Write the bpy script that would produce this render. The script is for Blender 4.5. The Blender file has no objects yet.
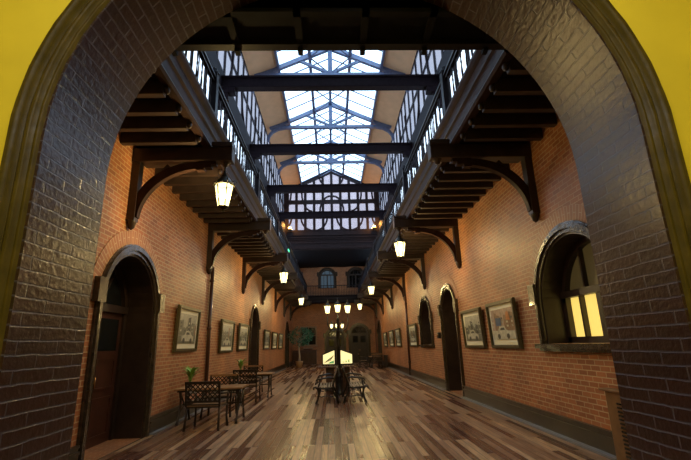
import bpy, bmesh, math, random
from mathutils import Vector, Matrix
from mathutils.geometry import tessellate_polygon
R=math.radians; PI=math.pi
random.seed(7)
sc=bpy.context.scene; COL=sc.collection

# ------------------------------------------------------------------ camera, sky, lights, exposure
cam=bpy.data.cameras.new('camera'); cam_o=bpy.data.objects.new('camera',cam); COL.objects.link(cam_o)
cam.sensor_fit='HORIZONTAL'; cam.sensor_width=36.0; cam.lens=417.44/691*36; cam.clip_start=0.05; cam.clip_end=300
RR=((0.99920282,0.01894513,0.03513971),(-0.02885693,-0.2654838,0.96368337),(-0.02758613,0.96392917,0.26472546))
rot=Matrix([[r[0],r[1],-r[2]] for r in RR])          # columns: right, up, backwards
cam_o.matrix_world=Matrix.Translation((0,0,1.5)) @ rot.to_4x4()
sc.camera=cam_o
w=bpy.data.worlds.new('sky'); sc.world=w; w.use_nodes=True
bg=w.node_tree.nodes['Background']; bg.inputs[0].default_value=(0.58,0.79,1.0,1); bg.inputs[1].default_value=3.0
sc.view_settings.view_transform='Standard'; sc.view_settings.look='None'; sc.view_settings.gamma=1; sc.view_settings.exposure=0.32
sc.view_settings.use_curve_mapping=False
try:
    sc.cycles.use_denoising=True; sc.cycles.max_bounces=7; sc.cycles.diffuse_bounces=4; sc.cycles.sample_clamp_indirect=6; sc.cycles.caustics_reflective=False; sc.cycles.caustics_refractive=False
except Exception: pass
LANTERN_W=235; POST_W=26; FLOOD_W=70
def area(name,loc,size,power,col,rotx=0,roty=0,sy=None):
    l=bpy.data.lights.new(name,'AREA'); l.energy=power; l.color=col; l.size=size; l.shape='RECTANGLE'; l.size_y=sy or size
    o=bpy.data.objects.new(name,l); o.location=loc; o.rotation_euler=(rotx,roty,0); COL.objects.link(o); return o
area('lobby_unseen_light',(0.0,-0.6,6.6),3.0,190,(1.0,0.95,0.84))  # unseen light above and behind the camera, placed to light the yellow wall

# ------------------------------------------------------------------ materials
M={}
def mat(name,col,rough=0.6,metal=0.0,emit=None,es=0,noise=0.0,nscale=8,bump=0.0,spec=None,coat=0):
    m=bpy.data.materials.new(name); m.use_nodes=True; nt=m.node_tree; b=nt.nodes['Principled BSDF']
    b.inputs['Roughness'].default_value=rough; b.inputs['Metallic'].default_value=metal
    b.inputs['Base Color'].default_value=(*col,1)
    if coat: b.inputs['Coat Weight'].default_value=coat
    if spec is not None: b.inputs['Specular IOR Level'].default_value=spec
    if emit: b.inputs['Emission Color'].default_value=(*emit,1); b.inputs['Emission Strength'].default_value=es
    if noise or bump:
        tc=nt.nodes.new('ShaderNodeTexCoord'); n=nt.nodes.new('ShaderNodeTexNoise'); n.inputs['Scale'].default_value=nscale; n.inputs['Detail'].default_value=6
        nt.links.new(tc.outputs['Object'],n.inputs['Vector'])
        if noise:
            r=nt.nodes.new('ShaderNodeValToRGB'); r.color_ramp.elements[0].position=0.3; r.color_ramp.elements[1].position=0.7
            r.color_ramp.elements[0].color=(*[c*(1-noise) for c in col],1); r.color_ramp.elements[1].color=(*[min(1,c*(1+noise)) for c in col],1)
            nt.links.new(n.outputs['Fac'],r.inputs['Fac']); nt.links.new(r.outputs['Color'],b.inputs['Base Color'])
        if bump:
            bp=nt.nodes.new('ShaderNodeBump'); bp.inputs['Strength'].default_value=bump; bp.inputs['Distance'].default_value=0.01
            nt.links.new(n.outputs['Fac'],bp.inputs['Height']); nt.links.new(bp.outputs['Normal'],b.inputs['Normal'])
    M[name]=m; return m
def brick(name,c1,c2,mortar,rough,bw=0.215,rh=0.075,ms=0.008,bump=0.5,coat=0.0,roughm=None,patch=None,dist=0.006,wob=0.0):
    m=bpy.data.materials.new(name); m.use_nodes=True; nt=m.node_tree; N=nt.nodes.new; L=nt.links.new; b=nt.nodes['Principled BSDF']
    uv=N('ShaderNodeTexCoord'); br=N('ShaderNodeTexBrick'); br.offset=0.5; br.squash=1
    for k,v in (('Scale',1.0),('Mortar Size',ms),('Mortar Smooth',0.3),('Bias',0.0),('Brick Width',bw),('Row Height',rh)): br.inputs[k].default_value=v
    vec=uv.outputs['UV']
    if wob:
        nz=N('ShaderNodeTexNoise'); nz.inputs['Scale'].default_value=6; L(vec,nz.inputs['Vector'])
        mm=N('ShaderNodeVectorMath'); mm.operation='MULTIPLY_ADD'; mm.inputs[1].default_value=(wob,wob,0); L(nz.outputs['Color'],mm.inputs[0]); L(vec,mm.inputs[2]); vec=mm.outputs[0]
    L(vec,br.inputs['Vector']); br.inputs['Color1'].default_value=(*c1,1); br.inputs['Color2'].default_value=(*c2,1); br.inputs['Mortar'].default_value=(*mortar,1)
    n=N('ShaderNodeTexNoise'); n.inputs['Scale'].default_value=0.9; n.inputs['Detail'].default_value=7; L(uv.outputs['UV'],n.inputs['Vector'])
    r=N('ShaderNodeValToRGB'); r.color_ramp.elements[0].position=0.32; r.color_ramp.elements[1].position=0.7
    pt=patch or ((0.72,0.70,0.70),(1.12,1.1,1.05)); r.color_ramp.elements[0].color=(*pt[0],1); r.color_ramp.elements[1].color=(*pt[1],1)
    L(n.outputs['Fac'],r.inputs['Fac'])
    mx=N('ShaderNodeMix'); mx.data_type='RGBA'; mx.blend_type='MULTIPLY'; mx.inputs[0].default_value=1; L(br.outputs['Color'],mx.inputs[6]); L(r.outputs['Color'],mx.inputs[7])
    L(mx.outputs[2],b.inputs['Base Color'])
    n2=N('ShaderNodeTexNoise'); n2.inputs['Scale'].default_value=22; n2.inputs['Detail'].default_value=5; L(uv.outputs['UV'],n2.inputs['Vector'])
    a=N('ShaderNodeMath'); a.operation='MULTIPLY_ADD'; a.inputs[1].default_value=-1.0; L(br.outputs['Fac'],a.inputs[0]); 
    s=N('ShaderNodeMath'); s.operation='MULTIPLY'; s.inputs[1].default_value=0.5; L(n2.outputs['Fac'],s.inputs[0]); L(s.outputs[0],a.inputs[2])
    bp=N('ShaderNodeBump'); bp.inputs['Strength'].default_value=bump; bp.inputs['Distance'].default_value=dist; L(a.outputs[0],bp.inputs['Height']); L(bp.outputs['Normal'],b.inputs['Normal'])
    b.inputs['Roughness'].default_value=rough
    if coat: b.inputs['Coat Weight'].default_value=coat; b.inputs['Coat Roughness'].default_value=0.15; L(bp.outputs['Normal'],b.inputs['Coat Normal'])
    M[name]=m; return m
brick('hall_brick',(0.45,0.165,0.060),(0.29,0.098,0.036),(0.54,0.38,0.22),0.5,bump=0.4)
brick('arch_brick',(0.44,0.19,0.085),(0.33,0.13,0.06),(0.54,0.40,0.26),0.5,bw=0.24,rh=0.075)
brick('glazed_brick',(0.034,0.012,0.011),(0.022,0.008,0.009),(0.075,0.070,0.095),0.30,bw=0.42,rh=0.094,ms=0.007,bump=0.9,coat=0.16,dist=0.012,wob=0.02)  # mortar tinted lighter and bluish to imitate skylight sheen along the joints
def planks():
    m=bpy.data.materials.new('floor_planks'); m.use_nodes=True; nt=m.node_tree; N=nt.nodes.new; L=nt.links.new; b=nt.nodes['Principled BSDF']
    tc=N('ShaderNodeTexCoord'); sp=N('ShaderNodeSeparateXYZ'); cb=N('ShaderNodeCombineXYZ'); L(tc.outputs['Object'],sp.inputs[0]); L(sp.outputs[1],cb.inputs[0]); L(sp.outputs[0],cb.inputs[1])
    br=N('ShaderNodeTexBrick'); br.offset=0.37; br.offset_frequency=3
    for k,v in (('Scale',1.0),('Mortar Size',0.005),('Mortar Smooth',0.2),('Bias',0.0),('Brick Width',2.4),('Row Height',0.10)): br.inputs[k].default_value=v
    br.inputs['Color1'].default_value=(0,0,0,1); br.inputs['Color2'].default_value=(1,1,1,1); br.inputs['Mortar'].default_value=(0.5,0.5,0.5,1); L(cb.outputs[0],br.inputs['Vector'])
    r=N('ShaderNodeValToRGB'); cr=r.color_ramp
    cr.elements[0].position=0.0; cr.elements[0].color=(0.09,0.036,0.026,1); cr.elements[1].position=1.0; cr.elements[1].color=(0.52,0.34,0.19,1)
    for p,c in ((0.25,(0.17,0.080,0.048)),(0.5,(0.25,0.135,0.08)),(0.75,(0.36,0.22,0.135))):
        e=cr.elements.new(p); e.color=(*c,1)
    L(br.outputs['Color'],r.inputs['Fac'])
    st=N('ShaderNodeMapping'); st.inputs['Scale'].default_value=(0.9,14,1); L(cb.outputs[0],st.inputs['Vector'])
    n=N('ShaderNodeTexNoise'); n.inputs['Scale'].default_value=2.5; n.inputs['Detail'].default_value=8; L(st.outputs[0],n.inputs['Vector'])
    r2=N('ShaderNodeValToRGB'); r2.color_ramp.elements[0].position=0.3; r2.color_ramp.elements[0].color=(0.5,0.5,0.5,1); r2.color_ramp.elements[1].position=0.72; r2.color_ramp.elements[1].color=(1.35,1.3,1.25,1); L(n.outputs['Fac'],r2.inputs['Fac'])
    mx=N('ShaderNodeMix'); mx.data_type='RGBA'; mx.blend_type='MULTIPLY'; mx.inputs[0].default_value=1; L(r.outputs['Color'],mx.inputs[6]); L(r2.outputs['Color'],mx.inputs[7])
    mg=N('ShaderNodeMix'); mg.data_type='RGBA'; L(br.outputs['Fac'],mg.inputs[0]); L(mx.outputs[2],mg.inputs[6]); mg.inputs[7].default_value=(0.02,0.012,0.01,1)
    L(mg.outputs[2],b.inputs['Base Color'])
    n3=N('ShaderNodeTexNoise'); n3.inputs['Scale'].default_value=1.1; n3.inputs['Detail'].default_value=2; L(tc.outputs['Object'],n3.inputs['Vector'])
    mr=N('ShaderNodeMapRange'); mr.inputs[1].default_value=0.0; mr.inputs[2].default_value=1.0; mr.inputs[3].default_value=0.22; mr.inputs[4].default_value=0.34; L(br.outputs['Color'],mr.inputs[0]); L(mr.outputs[0],b.inputs['Roughness'])
    bp=N('ShaderNodeBump'); bp.inputs['Strength'].default_value=0.35; bp.inputs['Distance'].default_value=0.004
    a=N('ShaderNodeMath'); a.operation='SUBTRACT'; L(n.outputs['Fac'],a.inputs[0]); L(br.outputs['Fac'],a.inputs[1]); L(a.outputs[0],bp.inputs['Height']); L(bp.outputs['Normal'],b.inputs['Normal'])
    M['floor_planks']=m
planks()
mat('dark_wood',(0.030,0.018,0.014),0.38,noise=0.35,nscale=5,bump=0.15)
mat('joist_wood',(0.036,0.022,0.018),0.5,noise=0.3,nscale=5)
mat('deck_wood',(0.008,0.008,0.011),0.7,spec=0.1,noise=0.3,nscale=5)
mat('fascia_wood',(0.034,0.018,0.014),0.45,noise=0.3,nscale=5,spec=0.08)
mat('rail_wood',(0.010,0.008,0.012),0.42,spec=0.15)
mat('truss_haze_blue',(0.11,0.15,0.26),0.4,noise=0.2)  # lighter blue base colour imitates the skylight's haze on the timber
mat('beam_paint',(0.012,0.008,0.011),0.6,noise=0.3,spec=0.06)
mat('timber',(0.022,0.016,0.018),0.6,spec=0.1,noise=0.3)
mat('yellow_plaster',(0.80,0.66,0.035),0.65,noise=0.06,nscale=2,bump=0.1)
mat('olive_trim',(0.060,0.042,0.007),0.30,noise=0.35,nscale=7,bump=0.4)
mat('lobby_floor',(0.12,0.08,0.06),0.4)
mat('cove_plaster',(0.78,0.50,0.28),0.7,noise=0.06,nscale=3)
mat('plain_plaster',(0.30,0.20,0.14),0.7)
mat('door_wood',(0.06,0.022,0.014),0.35,noise=0.3,nscale=4)
mat('casing',(0.045,0.032,0.022),0.25,noise=0.5,nscale=14,bump=0.5,coat=0.3)
mat('stone_base',(0.018,0.013,0.008),0.3,noise=0.6,nscale=3,bump=0.2,coat=0.12)
mat('grey_edge',(0.20,0.21,0.24),0.4)
mat('black_glass',(0.008,0.010,0.012),0.08)
mat('iron',(0.012,0.012,0.013),0.35,metal=0.3)
mat('lantern_iron',(0.02,0.018,0.01),0.4,metal=0.4)
mat('chair_metal',(0.035,0.026,0.020),0.4,metal=0.5,noise=0.2)
mat('seat_slat',(0.22,0.13,0.06),0.45,noise=0.3)
mat('table_wood',(0.28,0.15,0.065),0.35,noise=0.3,nscale=6)
mat('bench_slat',(0.12,0.09,0.065),0.4,noise=0.3)
mat('frame_bronze',(0.075,0.068,0.032),0.3,noise=0.3,nscale=20,coat=0.3)
mat('mount_board',(0.86,0.84,0.62),0.55)
mat('pipe_paint',(0.075,0.035,0.022),0.3)
mat('copper',(0.30,0.15,0.05),0.35,metal=0.6)
mat('pot_cream',(0.45,0.30,0.17),0.5); mat('pot_dark',(0.05,0.045,0.04),0.4)
mat('leaf',(0.20,0.38,0.06),0.4,noise=0.3,nscale=30); mat('tree_leaf',(0.035,0.17,0.11),0.35,noise=0.4,nscale=9); mat('bark',(0.34,0.30,0.26),0.7)
mat('vent_paint',(0.20,0.10,0.035),0.45,noise=0.2); mat('grey_wood',(0.075,0.035,0.025),0.5,noise=0.3)
mat('glow_yellow',(0.8,0.6,0.2),0.5,emit=(1.0,0.72,0.16),es=0.75)
mat('glow_dim',(0.05,0.04,0.02),0.4,emit=(0.9,0.62,0.2),es=0.03)
mat('map_lit',(0.8,0.75,0.4),0.3,emit=(1.0,0.86,0.40),es=0.85)
mat('map_green',(0.1,0.3,0.1),0.3,emit=(0.12,0.30,0.10),es=0.7); mat('map_dark',(0.1,0.1,0.05),0.3,emit=(0.10,0.09,0.03),es=0.5)
mat('exit_green',(0.1,0.8,0.4),0.4,emit=(0.1,1.0,0.45),es=1.5); mat('cool_pane',(0.15,0.2,0.25),0.2,emit=(0.25,0.45,0.65),es=0.07)
mat('bulb_orange',(1,0.6,0.2),0.4,emit=(1.0,0.55,0.12),es=14)
for k,c in dict(p_sky=(0.42,0.42,0.34),p_dark=(0.05,0.055,0.045),p_mid=(0.17,0.175,0.13),p_light=(0.55,0.54,0.42),p_blue=(0.04,0.10,0.22),p_brown=(0.25,0.15,0.08),p_warm=(0.42,0.30,0.22),p_orange=(0.50,0.18,0.05)).items(): mat(k,c,0.35,noise=0.25,nscale=12)
def glass(name,tint,mixd=0.0,dcol=(0.8,0.85,0.95),gloss=0.05):
    m=bpy.data.materials.new(name); m.use_nodes=True; nt=m.node_tree; N=nt.nodes.new; L=nt.links.new; nt.nodes.remove(nt.nodes['Principled BSDF'])
    out=nt.nodes['Material Output']; t=N('ShaderNodeBsdfTransparent'); t.inputs[0].default_value=(*tint,1)
    g=N('ShaderNodeBsdfGlossy'); g.inputs['Roughness'].default_value=0.1; mx=N('ShaderNodeMixShader'); mx.inputs[0].default_value=gloss; L(t.outputs[0],mx.inputs[1]); L(g.outputs[0],mx.inputs[2]); o=mx
    if mixd:
        d=N('ShaderNodeBsdfTranslucent'); d.inputs[0].default_value=(*dcol,1); m2=N('ShaderNodeMixShader'); m2.inputs[0].default_value=mixd; L(mx.outputs[0],m2.inputs[1]); L(d.outputs[0],m2.inputs[2]); o=m2
    L(o.outputs[0],out.inputs[0]); M[name]=m
glass('roof_glass',(0.92,0.96,1.0)); glass('frosted_pane',(0.46,0.42,0.42),0.12,(0.6,0.6,0.7)); glass('gallery_pane',(0.85,0.82,0.82)); glass('gable_pane',(0.54,0.46,0.46),0.12,(0.6,0.6,0.7))
def lantern_glass():
    m=bpy.data.materials.new('lantern_glass'); m.use_nodes=True; nt=m.node_tree; N=nt.nodes.new; L=nt.links.new; nt.nodes.remove(nt.nodes['Principled BSDF'])
    t=N('ShaderNodeBsdfTransparent'); t.inputs[0].default_value=(1,0.95,0.8,1); e=N('ShaderNodeEmission'); e.inputs[0].default_value=(1.0,0.86,0.36,1); e.inputs[1].default_value=1.7
    a=N('ShaderNodeAddShader'); L(t.outputs[0],a.inputs[0]); L(e.outputs[0],a.inputs[1]); L(a.outputs[0],nt.nodes['Material Output'].inputs[0]); M['lantern_glass']=m
lantern_glass()
mat('lamp_bulb',(1,0.95,0.7),0.4,emit=(1.0,0.90,0.55),es=9)

# ------------------------------------------------------------------ mesh builder
def arc(uc,vc,r,a0,a1,n,rv=None):
    rv=r if rv is None else rv
    return [(uc+r*math.cos(a0+(a1-a0)*i/n),vc+rv*math.sin(a0+(a1-a0)*i/n)) for i in range(n+1)]
def arch_loop(u0,u1,z0,top,n=18,flat=False):
    """closed outline of a round-headed opening"""
    r=(u1-u0)/2; zs=top-r
    return [(u0,z0),(u1,z0)]+arc((u0+u1)/2,zs,r,0,PI,n)
class MB:
    def __init__(s): s.bm=bmesh.new(); s.uv=s.bm.loops.layers.uv.new('UVMap'); s.cu=s.bm.faces.layers.int.new('cu'); s.mi=0
    def face(s,pts,uvs=None,mi=None):
        vs=[s.bm.verts.new(p) for p in pts]
        f=s.bm.faces.new(vs); f.material_index=s.mi if mi is None else mi
        if uvs:
            f[s.cu]=1
            for l,u in zip(f.loops,uvs): l[s.uv].uv=u
        return f
    def grid(s,rows,closed_u=False,closed_v=False,uvs=None,smooth=True):
        V=[[s.bm.verts.new(p) for p in r] for r in rows]; nr=len(V); nc=len(V[0])
        for i in range(nr if closed_v else nr-1):
            for j in range(nc if closed_u else nc-1):
                i2=(i+1)%nr; j2=(j+1)%nc
                try: f=s.bm.faces.new((V[i][j],V[i][j2],V[i2][j2],V[i2][j]))
                except ValueError: continue
                f.material_index=s.mi; f.smooth=smooth
                if uvs:
                    f[s.cu]=1
                    for l,(a,b) in zip(f.loops,((i,j),(i,j2),(i2,j2),(i2,j))): l[s.uv].uv=uvs[a][b]
        return V
    def box(s,x0,x1,y0,y1,z0,z1,mtx=None,bevel=0):
        P=[(x,y,z) for x in (x0,x1) for y in (y0,y1) for z in (z0,z1)]
        if mtx: P=[tuple(mtx@Vector(p)) for p in P]
        v=[s.bm.verts.new(p) for p in P]; fs=[]
        for q in ((0,1,3,2),(4,6,7,5),(0,4,5,1),(2,3,7,6),(0,2,6,4),(1,5,7,3)):
            f=s.bm.faces.new([v[i] for i in q]); f.material_index=s.mi; fs.append(f)
        if bevel:
            es=list({e for f in fs for e in f.edges}); bmesh.ops.bevel(s.bm,geom=es,offset=bevel,segments=2,affect='EDGES',profile=0.5)
        return s
    def bar(s,a,b,wd,ht,up=(0,0,1)):
        """box bar from a to b, width wd (sideways), height ht (along up)"""
        a=Vector(a); b=Vector(b); d=(b-a); L=d.length; d.normalize(); u=Vector(up); sd=d.cross(u)
        if sd.length<1e-4: sd=d.cross(Vector((0,1,0)))
        sd.normalize(); u=sd.cross(d)
        m=Matrix((( sd.x,d.x,u.x,a.x),(sd.y,d.y,u.y,a.y),(sd.z,d.z,u.z,a.z),(0,0,0,1)))
        return s.box(-wd/2,wd/2,0,L,-ht/2,ht/2,m)
    TH=1.0
    def tube(s,pts,r,n=8,cap=True):
        r=[q*MB.TH for q in r] if isinstance(r,(list,tuple)) else r*MB.TH
        pts=[Vector(p) for p in pts]; k=len(pts); rs=r if isinstance(r,(list,tuple)) else [r]*k; rows=[]; ref=None
        for i,p in enumerate(pts):
            d=(pts[min(i+1,k-1)]-pts[max(i-1,0)]).normalized()
            if ref is None: ref=Vector((0,0,1)) if abs(d.z)<0.9 else Vector((1,0,0))
            x=d.cross(ref).normalized(); y=x.cross(d).normalized(); ref=y
            rows.append([tuple(p+(x*math.cos(2*PI*j/n)+y*math.sin(2*PI*j/n))*rs[i]) for j in range(n)])
        V=s.grid(rows,closed_u=True)
        if cap:
            for row in (V[0],V[-1]):
                try: f=s.bm.faces.new(row); f.material_index=s.mi
                except ValueError: pass
        return s
    def lathe(s,prof,c=(0,0,0),n=16,mtx=None):
        rows=[]
        for r,z in prof:
            row=[(c[0]+max(r,1e-4)*math.cos(2*PI*j/n),c[1]+max(r,1e-4)*math.sin(2*PI*j/n),c[2]+z) for j in range(n)]
            if mtx: row=[tuple(mtx@Vector(p)) for p in row]
            rows.append(row)
        s.grid(rows,closed_u=True); return s
    def slab(s,loops,fn,w0,w1,front=True):
        """flat polygon (loops[0]) with holes, extruded from w0 to w1 through fn(u,v,w)"""
        flat=[p for l in loops for p in l]
        tris=tessellate_polygon([[Vector((p[0],p[1],0)) for p in l] for l in loops])
        A=[s.bm.verts.new(fn(p[0],p[1],w0)) for p in flat]; B=[s.bm.verts.new(fn(p[0],p[1],w1)) for p in flat]
        for t in tris:
            for V in (A,B):
                try: f=s.bm.faces.new([V[i] for i in t]); f.material_index=s.mi
                except ValueError: pass
        o=0
        for l in loops:
            k=len(l)
            for i in range(k):
                j=(i+1)%k
                try: f=s.bm.faces.new((A[o+i],A[o+j],B[o+j],B[o+i])); f.material_index=s.mi
                except ValueError: pass
            o+=k
        return s
    def ring(s,fn,uc,vc,r0,r1,a0,a1,w0,w1,n=28):
        """arched band with its courses running radially"""
        for i in range(n):
            t=[a0+(a1-a0)*(i+k)/n for k in (0,1)]
            q=[(r,a) for r,a in ((r0,t[0]),(r1,t[0]),(r1,t[1]),(r0,t[1]))]
            rm=(r0+r1)/2
            s.face([fn(uc+r*math.cos(a),vc+r*math.sin(a),w0) for r,a in q],[(r-r0,a*rm) for r,a in q])
            for rr in (r0,r1):
                s.face([fn(uc+rr*math.cos(a),vc+rr*math.sin(a),ww) for a,ww in ((t[0],w0),(t[1],w0),(t[1],w1),(t[0],w1))],[(ww,a*rm) for a,ww in ((t[0],w0),(t[1],w0),(t[1],w1),(t[0],w1))])
        return s
    def build(s,name,m,parent=None,world=False,smooth=None,fixn=True):
        bm=s.bm
        if fixn: bmesh.ops.recalc_face_normals(bm,faces=bm.faces[:])
        if parent is not None and world:
            off=-Vector(parent.location); bmesh.ops.translate(bm,verts=bm.verts[:],vec=off); off=-off
        else: off=Vector((0,0,0))
        for f in bm.faces:
            if f[s.cu]: continue
            nn=f.normal; ax=max(range(3),key=lambda i:abs(nn[i]))
            for l in f.loops:
                c=l.vert.co+off
                l[s.uv].uv=((c.y,c.z),(c.x,c.z),(c.x,c.y))[ax]
        me=bpy.data.meshes.new(name); bm.to_mesh(me); bm.free()
        for x in (m if isinstance(m,(list,tuple)) else [m]): me.materials.append(M[x])
        if smooth:
            for p in me.polygons: p.use_smooth=True
        o=bpy.data.objects.new(name,me); COL.objects.link(o)
        if parent is not None: o.parent=parent
        return o
def tag(o,label=None,cat=None,group=None,kind=None):
    if label: o['label']=label
    if cat: o['category']=cat
    if group: o['group']=group
    if kind: o['kind']=kind
    return o
def empty(name,loc=(0,0,0),rz=0,**k):
    o=bpy.data.objects.new(name,None); o.empty_display_size=0.2; COL.objects.link(o); o.location=loc; o.rotation_euler=(0,0,rz); return tag(o,**k)
def copy_tree(o,parent=None):
    c=o.copy(); COL.objects.link(c)
    if parent: c.parent=parent
    for ch in [x for x in KIDS.get(o.name,[])] or list(o.children): copy_tree(ch,c)
    return c
KIDS={}
def dup(root,loc,rz=0,label=None,group=None):
    c=copy_tree(root); c.location=loc; c.rotation_euler=(0,0,rz)
    if label: c['label']=label
    if group: c['group']=group
    return c
def box_obj(name,m,b,parent=None,world=True,bevel=0,**k):
    q=MB(); q.box(*b,bevel=bevel); return tag(q.build(name,m,parent,world),**k)

# ------------------------------------------------------------------ layout numbers (metres)
XL,XR=-3.44,3.65; CX=0.5*(XL+XR)
YN,YF=3.7,37.0                       # hall side of the arch wall, far wall
Y1=2.83                              # lobby side of the arch wall
ACX,ACZ,AR=0.16,3.03,2.25            # the big arch
BAYS=[6.9+4.6*i for i in range(7)]
YG=29.9                              # lantern roof gable
ZP,ZE=9.6,13.05                      # plate, eaves
GL,GR=-2.17,2.27                     # gallery edges
fL=lambda u,v,w:(XL-w,u,v)
fR=lambda u,v,w:(XR+w,u,v)
fF=lambda u,v,w:(u,YF+w,v)
S='structure'
# ------------------------------------------------------------------ floor, lobby, arch wall
box_obj('floor','floor_planks',(XL-1.2,XR+1.2,Y1-0.0,YF+1.0,-0.25,0.0),kind=S)
box_obj('floor_lobby','lobby_floor',(-4.6,4.9,-4.0,Y1,-0.25,0.0),kind=S)
box_obj('ceiling_lobby','yellow_plaster',(-4.6,4.9,-4.0,Y1,7.2,7.4),kind=S)
box_obj('wall_lobby_left','yellow_plaster',(-4.8,-4.6,-4.0,Y1,-0.2,7.3),kind=S)
box_obj('wall_lobby_right','yellow_plaster',(4.9,5.1,-4.0,Y1,-0.2,7.3),kind=S)
box_obj('wall_lobby_back','yellow_plaster',(-4.8,5.1,-4.2,-4.0,-0.2,7.3),kind=S)
def bigarch(r,z0=-0.2): return [(ACX-r,z0),(ACX+r,z0)]+arc(ACX,ACZ,r,0,PI,56)
def upath(r,z0=-0.2,n=56): return [(ACX+r,z0)]+arc(ACX,ACZ,r,0,PI,n)+[(ACX-r,z0)]
m=MB(); m.slab([[(-4.8,-0.3),(5.1,-0.3),(5.1,15.2),(-4.8,15.2)],bigarch(AR+0.02,-0.15)],lambda u,v,w:(u,w,v),Y1+0.16,YN-0.02); m.build('wall_arch','plain_plaster'); bpy.data.objects['wall_arch']['kind']=S
m=MB(); m.slab([[(-4.8,-0.25),(5.1,-0.25),(5.1,7.3),(-4.8,7.3)],bigarch(AR+0.22,-0.2)],lambda u,v,w:(u,w,v),Y1,Y1+0.16); tag(m.build('wall_plaster','yellow_plaster'),kind=S)
# glazed brick lining of the arch
m=MB(); pts=upath(AR); ss=[0]
for a,b in zip(pts,pts[1:]): ss.append(ss[-1]+math.dist(a,b))
jit=random.Random(3)
NY=6; rows=[];uvs=[]
for i in range(NY+1):
    y=Y1+(YN-Y1)*i/NY; rows.append([(p[0],y,p[1]) for p in pts]); uvs.append([(y,s_) for s_ in ss])
m.grid(rows,uvs=uvs,smooth=True)
# return faces at each end
o2=upath(AR+0.45)
for y,oo in ((YN,o2),(Y1,upath(AR+0.06))):
    for i in range(len(pts)-1):
        a,b,c,d=pts[i],pts[i+1],oo[i+1],oo[i]
        m.face([(a[0],y,a[1]),(b[0],y,b[1]),(c[0],y,c[1]),(d[0],y,d[1])],[(0,ss[i]),(0,ss[i+1]),(.45,ss[i+1]),(.45,ss[i])])
tag(m.build('wall_arch_lining','glazed_brick',fixn=False),kind=S)
# stepped architrave on the lobby side: sweep a profile (radial offset, forward distance)
prof=[(0.00,0.0),(0.02,0.012),(0.028,0.035),(0.045,0.04),(0.052,0.02),(0.066,0.02),(0.078,0.05),(0.10,0.062),(0.12,0.05),(0.128,0.03),(0.14,0.03),(0.15,0.065),(0.175,0.085),(0.20,0.09),(0.215,0.075),(0.228,0.05),(0.238,0.02),(0.24,0.0)]
m=MB(); rows=[]
for j,(dr,dy) in enumerate(prof):
    rows.append([(p[0],Y1-dy+0.01+0.003*math.sin(p[1]*31+j),p[1]) for p in upath(AR+dr)])
m.grid(rows); tag(m.build('trim_1','olive_trim'),kind=S)

# ------------------------------------------------------------------ openings: (u0,u1,z0,top)
OPL=[(6.38,8.26,0.0,3.12),(17.98,19.75,0.0,3.15),(31.4,33.2,0.0,3.15)]
OPR=[(12.38,13.98,0.0,3.12),(32.4,34.2,0.0,3.15)]
WNR=[(5.2,7.24,1.42,3.08),(15.62,17.45,1.42,3.12)]
FD=[(-0.55,0.95,0.0,2.85),(1.5,3.05,0.0,3.1)]
upper=[]
for yb in BAYS[:-1]:
    for k in range(4): upper.append((yb+0.12+k*1.12,yb+0.12+k*1.12+1.05))
upper+=[(4.5+k*1.1,5.4+k*1.1) for k in range(2)]
UZ=(6.2,9.28)
def rect(u0,u1,z0,z1): return [(u0,z0),(u1,z0),(u1,z1),(u0,z1)]
for nm,fn,ops in (('wall_left',fL,OPL),('wall_right',fR,OPR+WNR)):
    m=MB(); holes=[arch_loop(a,b,z0+0.001,t) for a,b,z0,t in ops]
    m.slab([rect(YN-0.02,YF+0.3,-0.2,5.9)]+holes,fn,0,0.62); tag(m.build(nm,'hall_brick'),kind=S)
    m=MB(); m.slab([rect(YN-0.02,YF+0.3,5.9,ZP)]+[rect(a,b,*UZ) for a,b in upper],fn,0.0,0.06); tag(m.build(nm+'_upper','timber'),kind=S)
farup=[(-1.05,0.25,6.35,8.05),(1.5,2.8,6.35,8.05)]
farwin=(-2.70,-1.47,1.58,3.0)
m=MB(); m.slab([rect(XL-0.5,XR+0.5,-0.2,10)]+[arch_loop(a,b,z0+0.001,t) for a,b,z0,t in FD+farup]+[rect(*farwin)],fF,0,0.5); tag(m.build('wall_far','hall_brick'),kind=S)
box_obj('ceiling_far','deck_wood',(XL,XR,YG+0.25,YF,8.25,8.4),kind=S)

# ------------------------------------------------------------------ doors and windows of the hall
def casing(fn,u0,u1,z0,top,parent,sill=False,wd=0.17,pr=0.07):
    r=(u1-u0)/2; uc=(u0+u1)/2; zs=top-r; name='casing'
    for k,(d0,d1,p) in enumerate(((0.0,0.065,0.035),(0.065,0.14,pr),(0.14,wd,0.045))):
        m=MB() if k==0 else m
        inner=[(u1+d0,z0)]+arc(uc,zs,r+d0,0,PI,22)+[(u0-d0,z0)]
        outer=[(u1+d1,z0)]+arc(uc,zs,r+d1,0,PI,22)+[(u0-d1,z0)]
        m.slab([outer+inner[::-1]],fn,-p,0.02)
    # impost blocks at the spring of the arch
    for sgn,ue in ((-1,u0),(1,u1)):
        a,b=sorted((ue+sgn*0.05,ue+sgn*(wd+0.10)))
        m.slab([rect(a,b,zs+0.02,zs+0.38)],fn,-pr-0.03,0.02)
    m.build(name,'casing',parent,True)
    m=MB(); m.ring(fn,uc,zs,r+wd,r+wd+0.24,0.04,PI-0.04,-0.012,0.01); m.build('brick_arch','arch_brick',parent,True)
    if sill:
        m=MB(); m.slab([rect(u0-wd-0.06,u1+wd+0.06,z0-0.075,z0)],fn,-0.13,0.1); m.slab([rect(u0-wd,u1+wd,z0-0.12,z0-0.075)],fn,-0.08,0.1); m.build('window_sill','casing',parent,True)
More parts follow.
